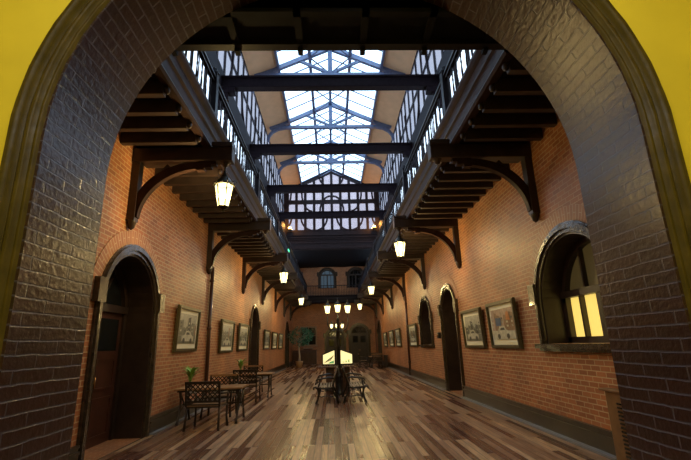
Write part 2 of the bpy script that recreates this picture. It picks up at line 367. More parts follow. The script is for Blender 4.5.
def reveal(fn,u0,u1,z0,top,depth,parent):
    r=(u1-u0)/2; uc=(u0+u1)/2; zs=top-r
    m=MB(); t=0.03
    outer=[(u1+0.0,z0)]+arc(uc,zs,r,0,PI,22)+[(u0,z0)]; inner=[(u1-t,z0)]+arc(uc,zs,r-t,0,PI,22)+[(u0+t,z0)]
    m.slab([outer+inner[::-1]],fn,0.0,depth); m.build('reveal','dark_wood',parent,True)
def door(n,fn,op,base,depth=0.58,leafmat='door_wood'):
    u0,u1,z0,top=op; p=empty('door_%d'%n,base,kind=S); casing(fn,u0,u1,z0,top,p); reveal(fn,u0,u1,z0,top,depth,p)
    r=(u1-u0)/2-0.03; uc=(u0+u1)/2; zs=top-(u1-u0)/2; a,b=u0+0.03,u1-0.03
    ztr=zs+0.05
    m=MB(); m.slab([rect(a,b,ztr-0.06,ztr+0.07)],fn,depth-0.12,depth)      # transom
    m.slab([rect(a,a+0.09,z0,ztr)],fn,depth-0.1,depth); m.slab([rect(b-0.09,b,z0,ztr)],fn,depth-0.1,depth)
    ou=arc(uc,zs,r,0,PI,22)[1:-1]; inn=arc(uc,zs,r-0.09,0,PI,22)[1:-1]
    m.slab([ou+inn[::-1]],fn,depth-0.1,depth)
    for ang in (60,90,120):
        q=(uc+(r-0.05)*math.cos(R(ang)),zs+(r-0.05)*math.sin(R(ang)))
        m.bar(fn(uc,ztr,depth-0.03),fn(q[0],q[1],depth-0.03),0.035,0.035,up=Vector(fn(0,0,1))-Vector(fn(0,0,0)))
    m.build('door_frame','dark_wood',p,True)
    m=MB(); m.slab([[(b,ztr)]+arc(uc,zs,r,R(4),PI-R(4),20)+[(a,ztr)]],fn,depth-0.02,depth+0.02); m.build('fanlight','black_glass',p,True)
    for k,(x0,x1) in enumerate(((a+0.09,uc+0.004),(uc-0.004,b-0.09))):
        m=MB(); m.slab([rect(x0,x1,z0-0.01,ztr-0.06)],fn,depth-0.055,depth-0.01)
        for zz0,zz1 in ((0.12,0.75),(0.87,ztr-0.85)):
            m.slab([rect(x0+0.1,x1-0.1,zz0,zz1),rect(x0+0.14,x1-0.14,zz0+0.04,zz1-0.04)],fn,depth-0.075,depth-0.05)
        lf=m.build('door_leaf',leafmat,p,True)
        m=MB(); m.slab([rect(x0+0.11,x1-0.11,ztr-0.72,ztr-0.17)],fn,depth-0.062,depth-0.05); g=m.build('door_pane','black_glass',lf); g.data.transform(Matrix.Translation(-Vector(p.location)))
        m=MB(); xx=x1-0.05 if k==0 else x0+0.05
        m.tube([fn(xx,1.0,depth-0.06),fn(xx,1.0,depth-0.11)],0.012); m.tube([fn(xx,0.92,depth-0.11),fn(xx,1.1,depth-0.11)],0.012); h=m.build('door_handle','copper',lf); h.data.transform(Matrix.Translation(-Vector(p.location)))
    return p
door(1,fL,OPL[0],(XL,7.3,0)); door(2,fL,OPL[1],(XL,18.9,0)); door(3,fL,OPL[2],(XL,32.3,0))
door(4,fR,OPR[0],(XR,13.2,0)); door(5,fR,OPR[1],(XR,33.3,0))
door(6,fF,FD[0],(0.2,YF,0),0.3,'dark_wood'); door(7,fF,FD[1],(2.3,YF,0),0.3,'dark_wood')
def arch_window(n,fn,op,base,depth,lower,upperm,cols=4,sill=True,cas=True,fw=0.07):
    u0,u1,z0,top=op; p=empty('window_%d'%n,base,kind=S)
    if cas: casing(fn,u0,u1,z0,top,p,sill)
    reveal(fn,u0,u1,z0,top,depth,p)
    r=(u1-u0)/2-0.03; uc=(u0+u1)/2; zs=top-(u1-u0)/2; a,b=u0+0.03,u1-0.03; ztr=zs+0.16
    m=MB(); m.slab([rect(a,b,z0,z0+fw)],fn,depth-0.1,depth); m.slab([rect(a,b,ztr-0.06,ztr+0.05)],fn,depth-0.13,depth)
    for x in (a,b-fw): m.slab([rect(x,x+fw,z0,ztr)],fn,depth-0.1,depth)
    for i in range(1,cols):
        x=a+(b-a)*i/cols; wd=0.055 if i==cols//2 else 0.022; m.slab([rect(x-wd,x+wd,z0,ztr)],fn,depth-0.09,depth)
    ou=arc(uc,zs,r,0.02,PI-0.02,22); inn=arc(uc,zs,r-fw,0.02,PI-0.02,22); m.slab([ou+inn[::-1]],fn,depth-0.1,depth)
    for x in (-0.33*r,0.33*r): m.slab([rect(uc+x-0.02,uc+x+0.02,ztr,zs+math.sqrt(r*r-x*x)-0.02)],fn,depth-0.08,depth)
    m.build('window_frame','dark_wood',p,True)
    m=MB(); m.slab([rect(a,b,z0,ztr)],fn,depth-0.01,depth+0.01); m.build('lower_pane',lower,p,True)
    m=MB(); m.slab([[(b,ztr)]+arc(uc,zs,r,0.2,PI-0.2,20)+[(a,ztr)]],fn,depth-0.01,depth+0.01); m.build('arched_pane',upperm,p,True)
    return p
w1=arch_window(1,fR,WNR[0],(XR,6.2,1.42),0.45,'glow_yellow','glow_dim',cols=4,fw=0.10)
arch_window(2,fR,WNR[1],(XR,16.5,1.42),0.58,'black_glass','black_glass')
arch_window(3,fF,farup[0],(-0.4,YF,6.35),0.3,'cool_pane','cool_pane',cols=4,sill=False); arch_window(4,fF,farup[1],(2.15,YF,6.35),0.3,'black_glass','black_glass',cols=4,sill=False)
# far rectangular window
p=empty('window_5',(-2.1,YF,1.58),kind=S); a,b,c,d=farwin
m=MB(); m.slab([rect(a-0.1,b+0.1,c-0.1,d+0.12),rect(a,b,c,d)],fF,-0.05,0.05); m.slab([rect((a+b)/2-0.03,(a+b)/2+0.03,c,d)],fF,0.05,0.12); m.slab([rect(a,b,2.3,2.35)],fF,0.05,0.12); m.slab([rect(a-0.16,b+0.16,c-0.16,c-0.08)],fF,-0.12,0.05)
m.build('window_frame','plain_plaster',p,True); m=MB(); m.slab([rect(a,b,c,d)],fF,0.12,0.16); m.build('pane','black_glass',p,True)
# upper storey windows behind the galleries
wn=6
for fn,xx in ((fL,XL),(fR,XR)):
    for a,b in upper:
        p=empty('window_%d'%wn,(xx,(a+b)/2,UZ[0]),kind=S); wn+=1
        m=MB(); m.slab([rect(a,b,*UZ),rect(a+0.03,b-0.03,UZ[0]+0.04,7.38),rect(a+0.03,b-0.03,7.43,UZ[1]-0.03)],fn,0.01,0.05)
        m.slab([rect((a+b)/2-0.012,(a+b)/2+0.012,*UZ)],fn,0.02,0.045); m.build('window_frame','timber',p,True)
        m=MB(); m.slab([rect(a,b,*UZ)],fn,0.03,0.036); m.build('pane','gallery_pane',p,True)

# ------------------------------------------------------------------ skirting, pipes
def skirt(name,fn,segs):
    for i,(a,b) in enumerate(segs):
        m=MB()
        for z0,z1,p in ((0,0.2,0.055),(0.2,0.235,0.075),(0.235,0.275,0.045),(0.275,0.31,0.06)): m.slab([rect(a,b,z0,z1)],fn,-p,0.02)
        tag(m.build(name,'stone_base'),kind=S)
skirt('baseboard_left',fL,[(YN,6.38-0.18),(8.26+0.18,17.8),(19.93,31.2),(33.4,YF)])
skirt('baseboard_right',fR,[(YN,12.2),(14.16,32.2),(34.4,YF)])
for nm,fn,segs in (('trim_2',fL,[(8.45,17.8),(19.93,31.2)]),('trim_3',fR,[(YN,12.2),(14.16,32.2)])):
    m=MB()
    for a,b in segs: m.slab([rect(a,b,0,0.03)],fn,-0.14,-0.05)
    tag(m.build(nm,'grey_edge'),kind=S)
def pipe(x,y,top,label,rr=0.05):
    p=empty('drain_pipe',(x,y,0),label=label,cat='pipe')
    m=MB(); m.tube([(0,0,0.0),(0,0,top)],rr,12); m.build('pipe_shaft','pipe_paint',p)
    for z in (0.6,2.0,3.3):
        m=MB(); m.tube([(0,0,z),(0,0,z+0.07)],rr+0.015,12); m.build('pipe_collar','pipe_paint',p)
pipe(XL+0.06,11.85,3.72,'brown drain pipe on the left brick wall below the second bracket')
pipe(XR-0.06,20.55,3.72,'brown drain pipe on the right brick wall, beside a framed picture')

# ------------------------------------------------------------------ galleries
def baluster_mesh(name='baluster'):
    m=MB(); m.lathe([(0.020,0.0),(0.020,0.07),(0.010,0.09),(0.017,0.2),(0.020,0.28),(0.010,0.42),(0.018,0.47),(0.010,0.52),(0.018,0.62),(0.012,0.74),(0.020,0.76),(0.020,0.82)],n=6); return m
FZ0,FZ1,RT=4.98,5.56,6.42
def fascia(m,a,b,inward):
    """stepped moulded fascia along a line from a to b (xy); inward = unit vector towards the void"""
    a=Vector((*a,0)); b=Vector((*b,0)); n=Vector((*inward,0))
    pr=[(0.0,4.93),(0.05,4.93),(0.075,4.97),(0.05,5.03),(0.05,5.20),(0.08,5.23),(0.08,5.27),(0.06,5.29),(0.06,5.43),(0.10,5.47),(0.13,5.52),(0.13,5.57),(-0.06,5.57),(-0.06,4.93)]
    m.grid([[tuple(a+n*p+Vector((0,0,z))) for p,z in pr],[tuple(b+n*p+Vector((0,0,z))) for p,z in pr]],closed_u=True,smooth=False)
    for e in (a,b): m.face([tuple(e+n*p+Vector((0,0,z))) for p,z in pr])
def gallery_side(side):
    X=XL if side<0 else XR; G=GL if side<0 else GR; nm='left' if side<0 else 'right'
    root=empty('gallery',(X,YN,4.9),label='dark timber walkway gallery running along the %s brick wall'%nm,cat='gallery')
    lo,hi=sorted((X,G))
    box_obj('deck','deck_wood',(lo,hi,YN,YF,5.0,5.1),root)
    m=MB(); fascia(m,(G,4.35),(G,YF-1.35),(-side,0)); m.build('fascia','fascia_wood',root,True)
    m=MB(); x=G-side*0.03
    m.box(x-0.05,x+0.05,4.35,YF-1.35,RT-0.05,RT); m.box(x-0.03,x+0.03,4.35,YF-1.35,RT-0.13,RT-0.09); m.build('top_rail','rail_wood',root,True)
    m=MB(); m.box(x-0.035,x+0.035,4.35,YF-1.35,5.57,5.61); m.build('bottom_rail','rail_wood',root,True)
    # balusters
    bm_=baluster_mesh(); me=None; n=0; ys=[]; y=4.45
    while y<YF-1.4: ys.append(y); y+=0.25
    proto=bm_.build('baluster','rail_wood',root); proto.location=(x-X,ys[0]-YN,5.56-4.9); proto.scale.z=1.0
    for y in ys[1:100]:
        c=proto.copy(); COL.objects.link(c); c.parent=root; c.location=(x-X,y-YN,5.56-4.9)
    m=MB()
    for y in ys[100:]:
        m.lathe([(0.02,0.0),(0.012,0.1),(0.022,0.28),(0.012,0.45),(0.02,0.6),(0.02,0.82)],c=(x,y,5.56),n=5)
    tag(m.build('far_balusters','rail_wood',root,True),kind='stuff')
    # newels
    for yb in BAYS[:-1]:
        m=MB(); m.box(x-0.07,x+0.07,yb-0.07,yb+0.07,5.5,6.5); m.lathe([(0.09,0),(0.09,0.03),(0.05,0.05),(0.06,0.1),(0.0,0.16)],c=(x,yb,6.5),n=10); m.build('newel','rail_wood',root,True)
    # joists
    m=MB(); x0,x1=sorted((X,G+side*0.04)); m.box(x0,x1,-0.05,0.05,4.80,5.0); e=G+side*0.03
    m.lathe([(0.0,-0.02),(0.035,0.0),(0.045,0.04),(0.035,0.08),(0,0.1)],c=(e-side*0.02,0,4.84),n=8)
    pj=m.build('joist','joist_wood',root); pj.data.transform(Matrix.Translation((-X,0,-4.9)))
    first=True; y=4.55
    while y<YF-0.2:
        if all(abs(y-b)>0.17 for b in BAYS):
            if first: pj.location=(0,y-YN,0); first=False
            else:
                c=pj.copy(); COL.objects.link(c); c.parent=root; c.location=(0,y-YN,0)
        y+=0.46
    # main beams running out past the fascia
    for yb in BAYS:
        m=MB(); tip=G-side*0.46; x0,x1=sorted((X,tip)); m.box(x0,x1,yb-0.11,yb+0.11,4.68,4.94,bevel=0.015)
        a,b=sorted((G-side*0.10,tip)); m.box(a,b,yb-0.14,yb+0.14,4.94,5.02)
        m.lathe([(0.0,-0.10),(0.04,-0.08),(0.05,-0.04),(0.09,0.0)],c=(tip+side*0.14,yb,4.68),n=10)
        m.build('main_beam','dark_wood',root,True)
    return root
gallery_side(-1); gallery_side(1)
def gallery_end(Ya,Yb,Yf,name,label):
    inward=1 if Yf>Ya+0.01 and Yf==Yb else -1
    root=empty('gallery',(CX,Yf,4.9),label=label,cat='gallery')
    x0,x1=(GL,GR)
    box_obj('deck','deck_wood',(x0,x1,Ya,Yb,5.0,5.1),root)
    m=MB(); fascia(m,(x0,Yf),(x1,Yf),(0,inward)); m.build('fascia','rail_wood',root,True)
    y=Yf+inward*0.03; m=MB(); m.box(x0,x1,y-0.05,y+0.05,RT-0.05,RT); m.build('top_rail','rail_wood',root,True)
    m=baluster_mesh(); pr=m.build('baluster','rail_wood',root); n=32
    for i in range(n):
        o=pr if i==0 else pr.copy()
        if i: COL.objects.link(o); o.parent=root
        o.location=(x0+(i+0.5)*(x1-x0)/n-CX,y-Yf,5.56-4.9)
    if inward>0: box_obj('back_board','deck_wood',(x0-0.3,x1+0.3,YN+0.0,YN+0.08,4.95,5.9),root)
    for i in range(6):
        x=x0+0.35+(x1-x0-0.7)*i/5
        m=MB(); m.box(x-0.04,x+0.04,Ya,Yb-0.0,4.95,5.0); m.box(x-0.03,x+0.03,Yf,Yf+inward*0.09,4.89,4.98); m.build('joist','deck_wood',root,True)
gallery_end(YN,4.24,4.24,'near','dark walkway bridge overhead just inside the great brick arch')
gallery_end(YF-1.35,YF,YF-1.35,'far','dark balustraded walkway across the far end wall')

# ------------------------------------------------------------------ wall brackets
def bracket(side):
    root=empty('gallery_bracket',(0,0,0)); s_=-side
    m=MB(); x0,x1=sorted((0,s_*0.13)); m.box(x0,x1,-0.08,0.08,3.62,4.68); m.lathe([(0.0,-0.12),(0.05,-0.08),(0.06,-0.03),(0.075,0.0),(0.075,0.05)],c=(s_*0.065,0,3.58),n=10); m.build('wall_post','dark_wood',root)
    P=[]; n=16
    for i in range(n+1):
        a=PI-(PI/2)*i/n; P.append((s_*(1.13+1.03*math.cos(a)),3.68+0.93*math.sin(a)))
    m=MB(); rows=[]
    for i,(x,z) in enumerate(P):
        a=PI-(PI/2)*i/n; dx,dz=s_*math.cos(a),math.sin(a); t=0.06+0.02*math.sin(PI*i/n)
        rows.append([(x+dx*t,-0.055,z+dz*t),(x+dx*t,0.055,z+dz*t),(x-dx*t,0.055,z-dz*t),(x-dx*t,-0.055,z-dz*t)])
    V=m.grid(rows,closed_u=True,smooth=False); m.bm.faces.new(V[0]); m.bm.faces.new(V[-1])
    for k,(a,b,z0) in enumerate(((1.10,1.24,4.52),(1.22,1.36,4.57),(1.34,1.44,4.62))):
        q=sorted((s_*a,s_*b)); m.box(q[0],q[1],-0.065,0.065,z0,4.69)
    m.build('curved_brace','fascia_wood',root)
    m=MB(); m.bar((s_*0.1,0,4.05),(s_*0.62,0,4.62),0.08,0.08,up=(0,1,0)); m.build('strut','dark_wood',root)
    return root
ordn=['nearest','second','third','fourth','fifth','sixth','seventh']
for side,X,nm in ((-1,XL,'left'),(1,XR,'right')):
    pb=bracket(side)
    for i,yb in enumerate(BAYS):
        lab='curved dark timber bracket on the %s brick wall, %s from the arch'%(nm,ordn[i]); loc=(X,yb,0)
        if i==0: pb.location=loc; tag(pb,lab,'bracket','timber brackets under the galleries')
        else: dup(pb,loc,0,lab)

# ------------------------------------------------------------------ roof lantern
YR0=YN-0.02
for side,X,nm in ((-1,XL,'left'),(1,XR,'right')):
    fn=fL if side<0 else fR
    # plate
    x0,x1=sorted((X-side*0.14,X+side*0.10)); box_obj('trim_4' if side<0 else 'trim_5','beam_paint',(x0,x1,YR0,YF,9.3,9.95),kind=S)
    # clerestory timber screen with rectangular lights
    root=empty('wall_clerestory_'+nm,(X,YR0,9.95),kind=S)
    holes=[]; y=YR0+0.3; cols=[]
    while y+0.5<YG: cols.append(y); y+=0.92
    for y in cols:
        for z0,z1 in ((10.02,11.45),(11.57,12.94)): holes.append(rect(y,y+0.78,z0,z1))
    m=MB(); m.slab([rect(YR0,YG+0.2,9.9,ZE)]+holes,fn,0.0,0.06); m.build('timber_frame','timber',root,True)
    m=MB(); m.slab([rect(YR0,YG+0.2,9.9,ZE)],fn,0.03,0.035); m.build('frosted_panes','frosted_pane',root,True)
    for i,yb in enumerate([2.3]+BAYS[:5]):
        for sg,zz in ((1,0),(-1,0)):
            a=yb if sg>0 else yb+4.6
            pts=[(a+sg*(0.3+1.3*math.sin(R(t))),9.95+2.0*(1-math.cos(R(t)))) for t in (0,22,45,67,90)]
            if min(p[0] for p in pts)<YR0: continue
            m=MB()
            for p,q in zip(pts,pts[1:]): m.bar(fn(p[0],p[1],-0.02),fn(q[0],q[1],-0.02),0.10,0.06,up=(1,0,0))
            m.build('curved_brace','timber',root,True)
    # cove and roof slope
    xe=X-side*0.05; xg=CX+side*2.28
    cv=[(X+side*0.09,12.97),(X,13.0),(xe,13.05),(X-side*0.35,13.14),(X-side*0.8,13.31),(xg,13.52)]
    m=MB(); m.grid([[(x,YR0,z) for x,z in cv],[(x,YG+0.3,z) for x,z in cv]],smooth=False); m.grid([[(x,YR0,z+0.12) for x,z in cv],[(x,YG+0.3,z+0.12) for x,z in cv]],smooth=False); tag(m.build('ceiling_cove_'+nm,'cove_plaster'),kind=S)
    # glazed slope
    root=empty('skylight',(xg,YR0,13.5),label='long glazed skylight slope on the %s side of the lantern roof'%nm,cat='skylight')
    m=MB(); m.grid([[(xg,YR0,13.55),(CX,YR0,14.65)],[(xg,YG+0.3,13.55),(CX,YG+0.3,14.65)]],smooth=False); m.build('glass','roof_glass',root,True)
    y=YR0+0.4
    while y<YG: m=MB(); m.bar((xg,y,13.53),(CX,y,14.63),0.045,0.05); m.build('glazing_bar','truss_haze_blue',root,True); y+=0.92
    for f_,wd in ((0.0,0.10),(0.60,0.14),(0.985,0.07)):
        x=xg+(CX-xg)*f_; z=13.5+1.1*f_; m=MB(); m.box(x-wd/2,x+wd/2,YR0,YG,z-0.16,z); m.build('purlin','truss_haze_blue',root,True)
# ceiling edge boards are structure; tie beams
def tie_beam(yb,lab):
    root=empty('tie_beam',(CX,yb,9.3)); tag(root,lab,'beam','tie beams across the open roof well')
    m=MB(); m.box(XL-CX+0.1,XR-CX-0.1,-0.14,0.14,-0.02,0.30,bevel=0.02); m.box(XL-CX+0.1,XR-CX-0.1,-0.18,0.18,0.30,0.36); m.build('beam','beam_paint',root)
    for s_ in (-1,1):
        x=(XL if s_<0 else XR)-CX
        m=MB(); q=sorted((x,x-s_*0.55)); m.box(q[0],q[1],-0.13,0.13,-0.20,-0.02,bevel=0.02); q=sorted((x,x-s_*0.35)); m.box(q[0],q[1],-0.11,0.11,-0.42,-0.20,bevel=0.02); q=sorted((x,x-s_*0.2)); m.box(q[0],q[1],-0.10,0.10,-0.7,-0.42,bevel=0.02); m.build('corbel','beam_paint',root)
    return root
for i,yb in enumerate(BAYS[:5]):
    tie_beam(yb,'dark beam spanning the open roof well, %s from the arch'%ordn[i])
def truss(yb,lab):
    root=empty('roof_truss',(CX,yb,13.0)); tag(root,lab,'truss','timber trusses under the skylight')
    m=MB(); m.box(-3.35,3.35,-0.09,0.09,-0.0,0.16); m.build('collar','truss_haze_blue',root)
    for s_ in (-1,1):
        m=MB(); m.bar((s_*3.3,0,0.0),(0,0,1.50),0.16,0.20); m.build('rafter','truss_haze_blue',root)
        m=MB(); m.bar((0,0,0.15),(s_*1.35,0,0.82),0.10,0.12); m.build('strut','truss_haze_blue',root)
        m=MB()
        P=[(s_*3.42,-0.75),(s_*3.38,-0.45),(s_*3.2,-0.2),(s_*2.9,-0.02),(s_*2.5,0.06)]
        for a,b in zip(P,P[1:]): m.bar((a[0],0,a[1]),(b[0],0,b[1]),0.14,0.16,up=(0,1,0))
        m.build('knee_brace','truss_haze_blue',root)
    m=MB(); m.box(-0.10,0.10,-0.08,0.08,-0.05,1.5); m.build('king_post','truss_haze_blue',root)
    return root
tr=None
for i,yb in enumerate([6.9,11.5,16.1,20.7,25.3]):
    lab='dark timber roof truss under the skylight, %s from the arch'%ordn[i]
    if tr is None: tr=truss(yb,lab)
    else: dup(tr,(CX,yb,13.0),0,lab)
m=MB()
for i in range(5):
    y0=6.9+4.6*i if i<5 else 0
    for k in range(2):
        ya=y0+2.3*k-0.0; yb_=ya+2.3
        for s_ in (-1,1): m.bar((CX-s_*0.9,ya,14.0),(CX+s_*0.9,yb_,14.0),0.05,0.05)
tag(m.build('wind_bracing','truss_haze_blue'),'crossed thin rods between the roof trusses','bracing')
# gable screen at the far end of the lantern
root=empty('window_gable',(CX,YG,9.5),kind=S)
fG=lambda u,v,w_:(CX+u,YG+w_,v)
pitch=lambda u:14.62-abs(u)*0.46
holes=[]; cw=0.665
for i in range(10):
    u=(i-4.5)*cw; a,b=u-0.235,u+0.235
    for z0,z1 in ((9.78,10.66),(11.12,11.82),(12.12,12.78)): holes.append(rect(a,b,z0,z1))
    za,zb=pitch(a)-0.32,pitch(b)-0.32
    if min(za,zb)>13.15: holes.append([(a,13.06),(b,13.06),(b,zb),(a,za)])
m=MB(); m.slab([[(-3.7,9.5),(3.7,9.5),(3.7,12.92),(0,14.62),(-3.7,12.92)]]+holes,fG,0,0.16); m.build('timber_frame','timber',root,True)
m=MB(); m.slab([[(-3.6,9.6),(3.6,9.6),(3.6,12.9),(0,14.55),(-3.6,12.9)]],fG,0.08,0.09); m.build('frosted_panes','gable_pane',root,True)
def brace(u0,z0,u1,z1,bul):
    P=[]
    for k in range(7):
        t=k/6; P.append((u0+(u1-u0)*math.sin(t*PI/2),z0+(z1-z0)*(1-math.cos(t*PI/2)) ))
    m=MB()
    for p,q in zip(P,P[1:]): m.bar(fG(p[0],p[1],-0.02),fG(q[0],q[1],-0.02),0.13,0.06,up=(0,1,0))
    m.build('curved_brace','timber',root,True)
for c in (-2.66,0,2.66):
    for s_ in (-1,1):
        brace(c+s_*1.3,9.7,c+s_*0.35,10.75,0); brace(c+s_*0.1,12.4,c+s_*0.9,11.1,0) if c==0 else brace(c+s_*1.2,11.2,c+s_*0.4,12.7,0)
for s_ in (-1,1): brace(s_*0.15,13.2,s_*0.9,13.95,0)
m=MB(); m.box(XL,XR,YG-0.22,YG+0.25,9.3,9.58); m.box(XL,XR,YG-0.1,YG+0.25,8.25,9.3)
for z in (8.32,8.72,9.12): m.box(XL,XR,YG-0.17,YG-0.05,z,z+0.09)
for i in range(52): 
    x=XL+0.1+i*0.135; m.bar((x,YG-0.13,8.82),(x+0.13,YG-0.13,9.1),0.04,0.03,up=(0,1,0)); m.bar((x+0.13,YG-0.13,8.82),(x,YG-0.13,9.1),0.04,0.03,up=(0,1,0))
tag(m.build('trim_6','timber'),kind=S)
box_obj('ceiling_gable_back','deck_wood',(XL-0.5,XR+0.5,YF,YF+0.3,8.2,10),kind=S)

# ------------------------------------------------------------------ lanterns
def lantern_parts(root,z,scale=1.0,power=60,rod=0.0,x=0,y=0,up=True):
    """six-sided tapered street lantern; z = centre height"""
    s_=scale; C_=(x,y,z); n=6; H2=0.20*s_; rt=0.165*s_; rb=0.095*s_
    hexp=lambda r,zz:[(x+r*math.cos(PI*j/3),y+r*math.sin(PI*j/3),z+zz) for j in range(n)]
    T,B=hexp(rt,H2),hexp(rb,-H2)
    m=MB()
    for j in range(n): k=(j+1)%n; m.face([T[j],T[k],B[k],B[j]])
    g=m.build('lantern_glass','lantern_glass',root)
    m=MB()
    for j in range(n):
        k=(j+1)%n; m.tube([T[j],B[j]],0.011*s_,4); m.tube([T[j],T[k]],0.014*s_,4); m.tube([B[j],B[k]],0.012*s_,4)
    m.lathe([(0.0,-H2-0.10*s_),(0.02*s_,-H2-0.08*s_),(0.015*s_,-H2-0.05*s_),(0.05*s_,-H2-0.03*s_),(rb,-H2)],c=C_,n=12)
    m.build('lantern_frame','lantern_iron',root)
    m=MB(); m.lathe([(rt*1.12,H2),(rt*1.12,H2+0.02*s_),(rt*0.85,H2+0.05*s_),(rt*0.5,H2+0.13*s_),(rt*0.3,H2+0.15*s_),(rt*0.38,H2+0.18*s_),(0.02*s_,H2+0.22*s_),(0.03*s_,H2+0.25*s_),(0.0,H2+0.29*s_)],c=C_,n=12)
    for j in range(n):
        a=PI*j/3; cx,cy=x+rt*1.1*math.cos(a),y+rt*1.1*math.sin(a)
        m.tube([(cx,cy,z+H2),(cx+0.03*s_*math.cos(a),cy+0.03*s_*math.sin(a),z+H2+0.05*s_),(cx,cy,z+H2+0.09*s_),(cx-0.03*s_*math.cos(a),cy-0.03*s_*math.sin(a),z+H2+0.06*s_)],0.008*s_,5)
    m.build('lantern_crown','lantern_iron',root)
    m=MB(); m.lathe([(0,-0.09*s_),(0.04*s_,-0.06*s_),(0.055*s_,0.02*s_),(0.03*s_,0.08*s_),(0,0.10*s_)],c=C_,n=10); m.build('bulb','lamp_bulb',root)
    if rod:
        m=MB(); m.tube([(x,y,z+H2+0.26*s_),(x,y,z+H2+0.26*s_+rod)],0.012,6); m.build('hanging_rod','lantern_iron',root)
    l=bpy.data.lights.new('lantern_light','POINT'); l.energy=power; l.color=(1.0,0.74,0.34); l.shadow_soft_size=0.09*s_
    lo=bpy.data.objects.new('lantern_light',l); COL.objects.link(lo); lo.parent=root; lo.location=(x,y,z)
lan=None
places=[(-1.85,6.9,'left',0),(1.95,11.5,'right',1),(-1.85,16.1,'left',2),(1.95,20.7,'right',3),(-1.85,25.3,'left',4),(1.95,29.9,'right',5)]
for x,y,nm,i in places:
    lab='glowing iron lantern hanging from the %s gallery, %s such lantern from the arch'%(nm,['first','first','second','second','third','third'][i]) 
    if lan is None:
        lan=empty('hanging_lantern',(x,y,4.05)); tag(lan,lab,'lantern','hanging lanterns'); lantern_parts(lan,0,1.0,LANTERN_W,rod=0.16)
    else: dup(lan,(x,y,4.05),0,lab)
# orange flood lamps at the foot of the gable
def flood(x,lab):
    root=empty('flood_lamp',(x,YG-0.35,9.6)); tag(root,lab,'lamp')
    m=MB(); m.box(-0.14,0.14,-0.1,0.1,0.0,0.18,bevel=0.02); m.tube([(0,0.1,-0.02),(0,0.3,-0.06)],0.02); m.build('housing','iron',root)
    m=MB(); m.lathe([(0.0,0.12),(0.09,0.1),(0.11,0.0)],c=(0,-0.08,0.18),n=12); m.build('bulb','bulb_orange',root)
    l=bpy.data.lights.new('flood_light','POINT'); l.energy=FLOOD_W; l.color=(1.0,0.45,0.1); l.shadow_soft_size=0.1
    lo=bpy.data.objects.new('flood_light',l); COL.objects.link(lo); lo.parent=root; lo.location=(0,-0.25,0.4)
flood(-3.0,'small orange lamp glowing at the left foot of the gable window'); flood(3.2,'small orange lamp glowing at the right foot of the gable window')

# ------------------------------------------------------------------ lamp posts
def lamp_post(x,y,lab):
    root=empty('lamp_post',(x,y,0)); tag(root,lab,'lamp post')
    m=MB(); m.lathe([(0.16,0),(0.16,0.08),(0.13,0.1),(0.12,0.5),(0.14,0.53),(0.10,0.6),(0.07,0.75),(0.065,1.4),(0.08,1.43),(0.06,1.48),(0.05,1.9),(0.065,1.93),(0.045,1.97),(0.04,2.25),(0.06,2.28),(0.03,2.34),(0.02,2.5)],n=14); m.build('post','iron',root)
    for a in (90+90,270+90,270):
        aa=R(a); dx,dy=math.cos(aa),math.sin(aa); m=MB(); L_=0.33
        m.tube([(0.04*dx,0.04*dy,2.0),(0.14*dx,0.14*dy,1.93),(0.26*dx,0.26*dy,1.98),(L_*dx,L_*dy,2.14),(L_*dx,L_*dy,2.42)],0.018,7)
        m.tube([(0.04*dx,0.04*dy,2.2),(0.12*dx,0.12*dy,2.12),(0.2*dx,0.2*dy,2.18),(0.16*dx,0.16*dy,2.24)],0.012,6)
        m.build('arm',('iron'),root); lantern_parts(root,2.62,0.62,POST_W,x=L_*dx,y=L_*dy)
        m=MB(); m.tube([(L_*dx,L_*dy,2.80),(L_*dx,L_*dy,2.95)],0.008,5); m.build('spike','iron',root)
    m=MB(); m.tube([(0,0,2.3),(0,0,3.0)],[0.03,0.008],8); m.build('finial','iron',root)
lamp_post(0.17,13.9,'black three-lantern lamp post behind the benches in mid-hall')
lamp_post(0.26,26.5,'black lamp post with three lanterns deeper in the hall')

# ------------------------------------------------------------------ illuminated map stand
root=empty('map_stand',(0.14,14.0,0)); tag(root,'illuminated two-panel map stand behind the benches','display stand')
for s_ in (-1,1):
    m=MB(); q=sorted((s_*0.12,s_*0.38)); m.box(q[0],q[1],0.02,0.22,0.0,0.80); m.build('cabinet','grey_wood',root)
    P=[(s_*0.07,0.88),(s_*0.50,0.88),(s_*0.50,1.22),(s_*0.07,1.39)]
    ang=R(10)*s_
    fn=lambda u,v,w_,s_=s_:(u,0.0+abs(u)*0.25+w_,v)
    m=MB(); c=(s_*0.285,1.08); inn=[(c[0]+(u-c[0])*0.86,c[1]+(v-c[1])*0.82) for u,v in P]
    m.slab([P,inn],fn,-0.03,0.05); fr=m.build('panel_frame','iron',root)
    m=MB(); m.slab([inn],fn,-0.01,0.02); pn=m.build('lit_panel','map_lit',root)
    m=MB()
    if s_<0:
        m.mi=0
        for k in range(4): m.slab([[(-0.44+k*0.06,0.95+k*0.02),(-0.41+k*0.06,0.95+k*0.02),(-0.24+k*0.04,1.08+k*0.03),(-0.26+k*0.04,1.09+k*0.03)]],fn,-0.014,-0.010)
        m.mi=1; m.slab([[(-0.32,0.93),(-0.12,0.93),(-0.12,1.03),(-0.24,0.98)]],fn,-0.014,-0.010)
    else:
        m.mi=1
        for k in range(3): m.slab([rect(0.16+k*0.09,0.20+k*0.09,0.95,0.98+0.03*k)],fn,-0.014,-0.010)
    m.build('map_drawing',['map_dark','map_green'],root)
m=MB(); m.box(-0.58,0.52,-0.13,0.24,0.80,0.845,bevel=0.01); m.build('shelf','grey_wood',root)

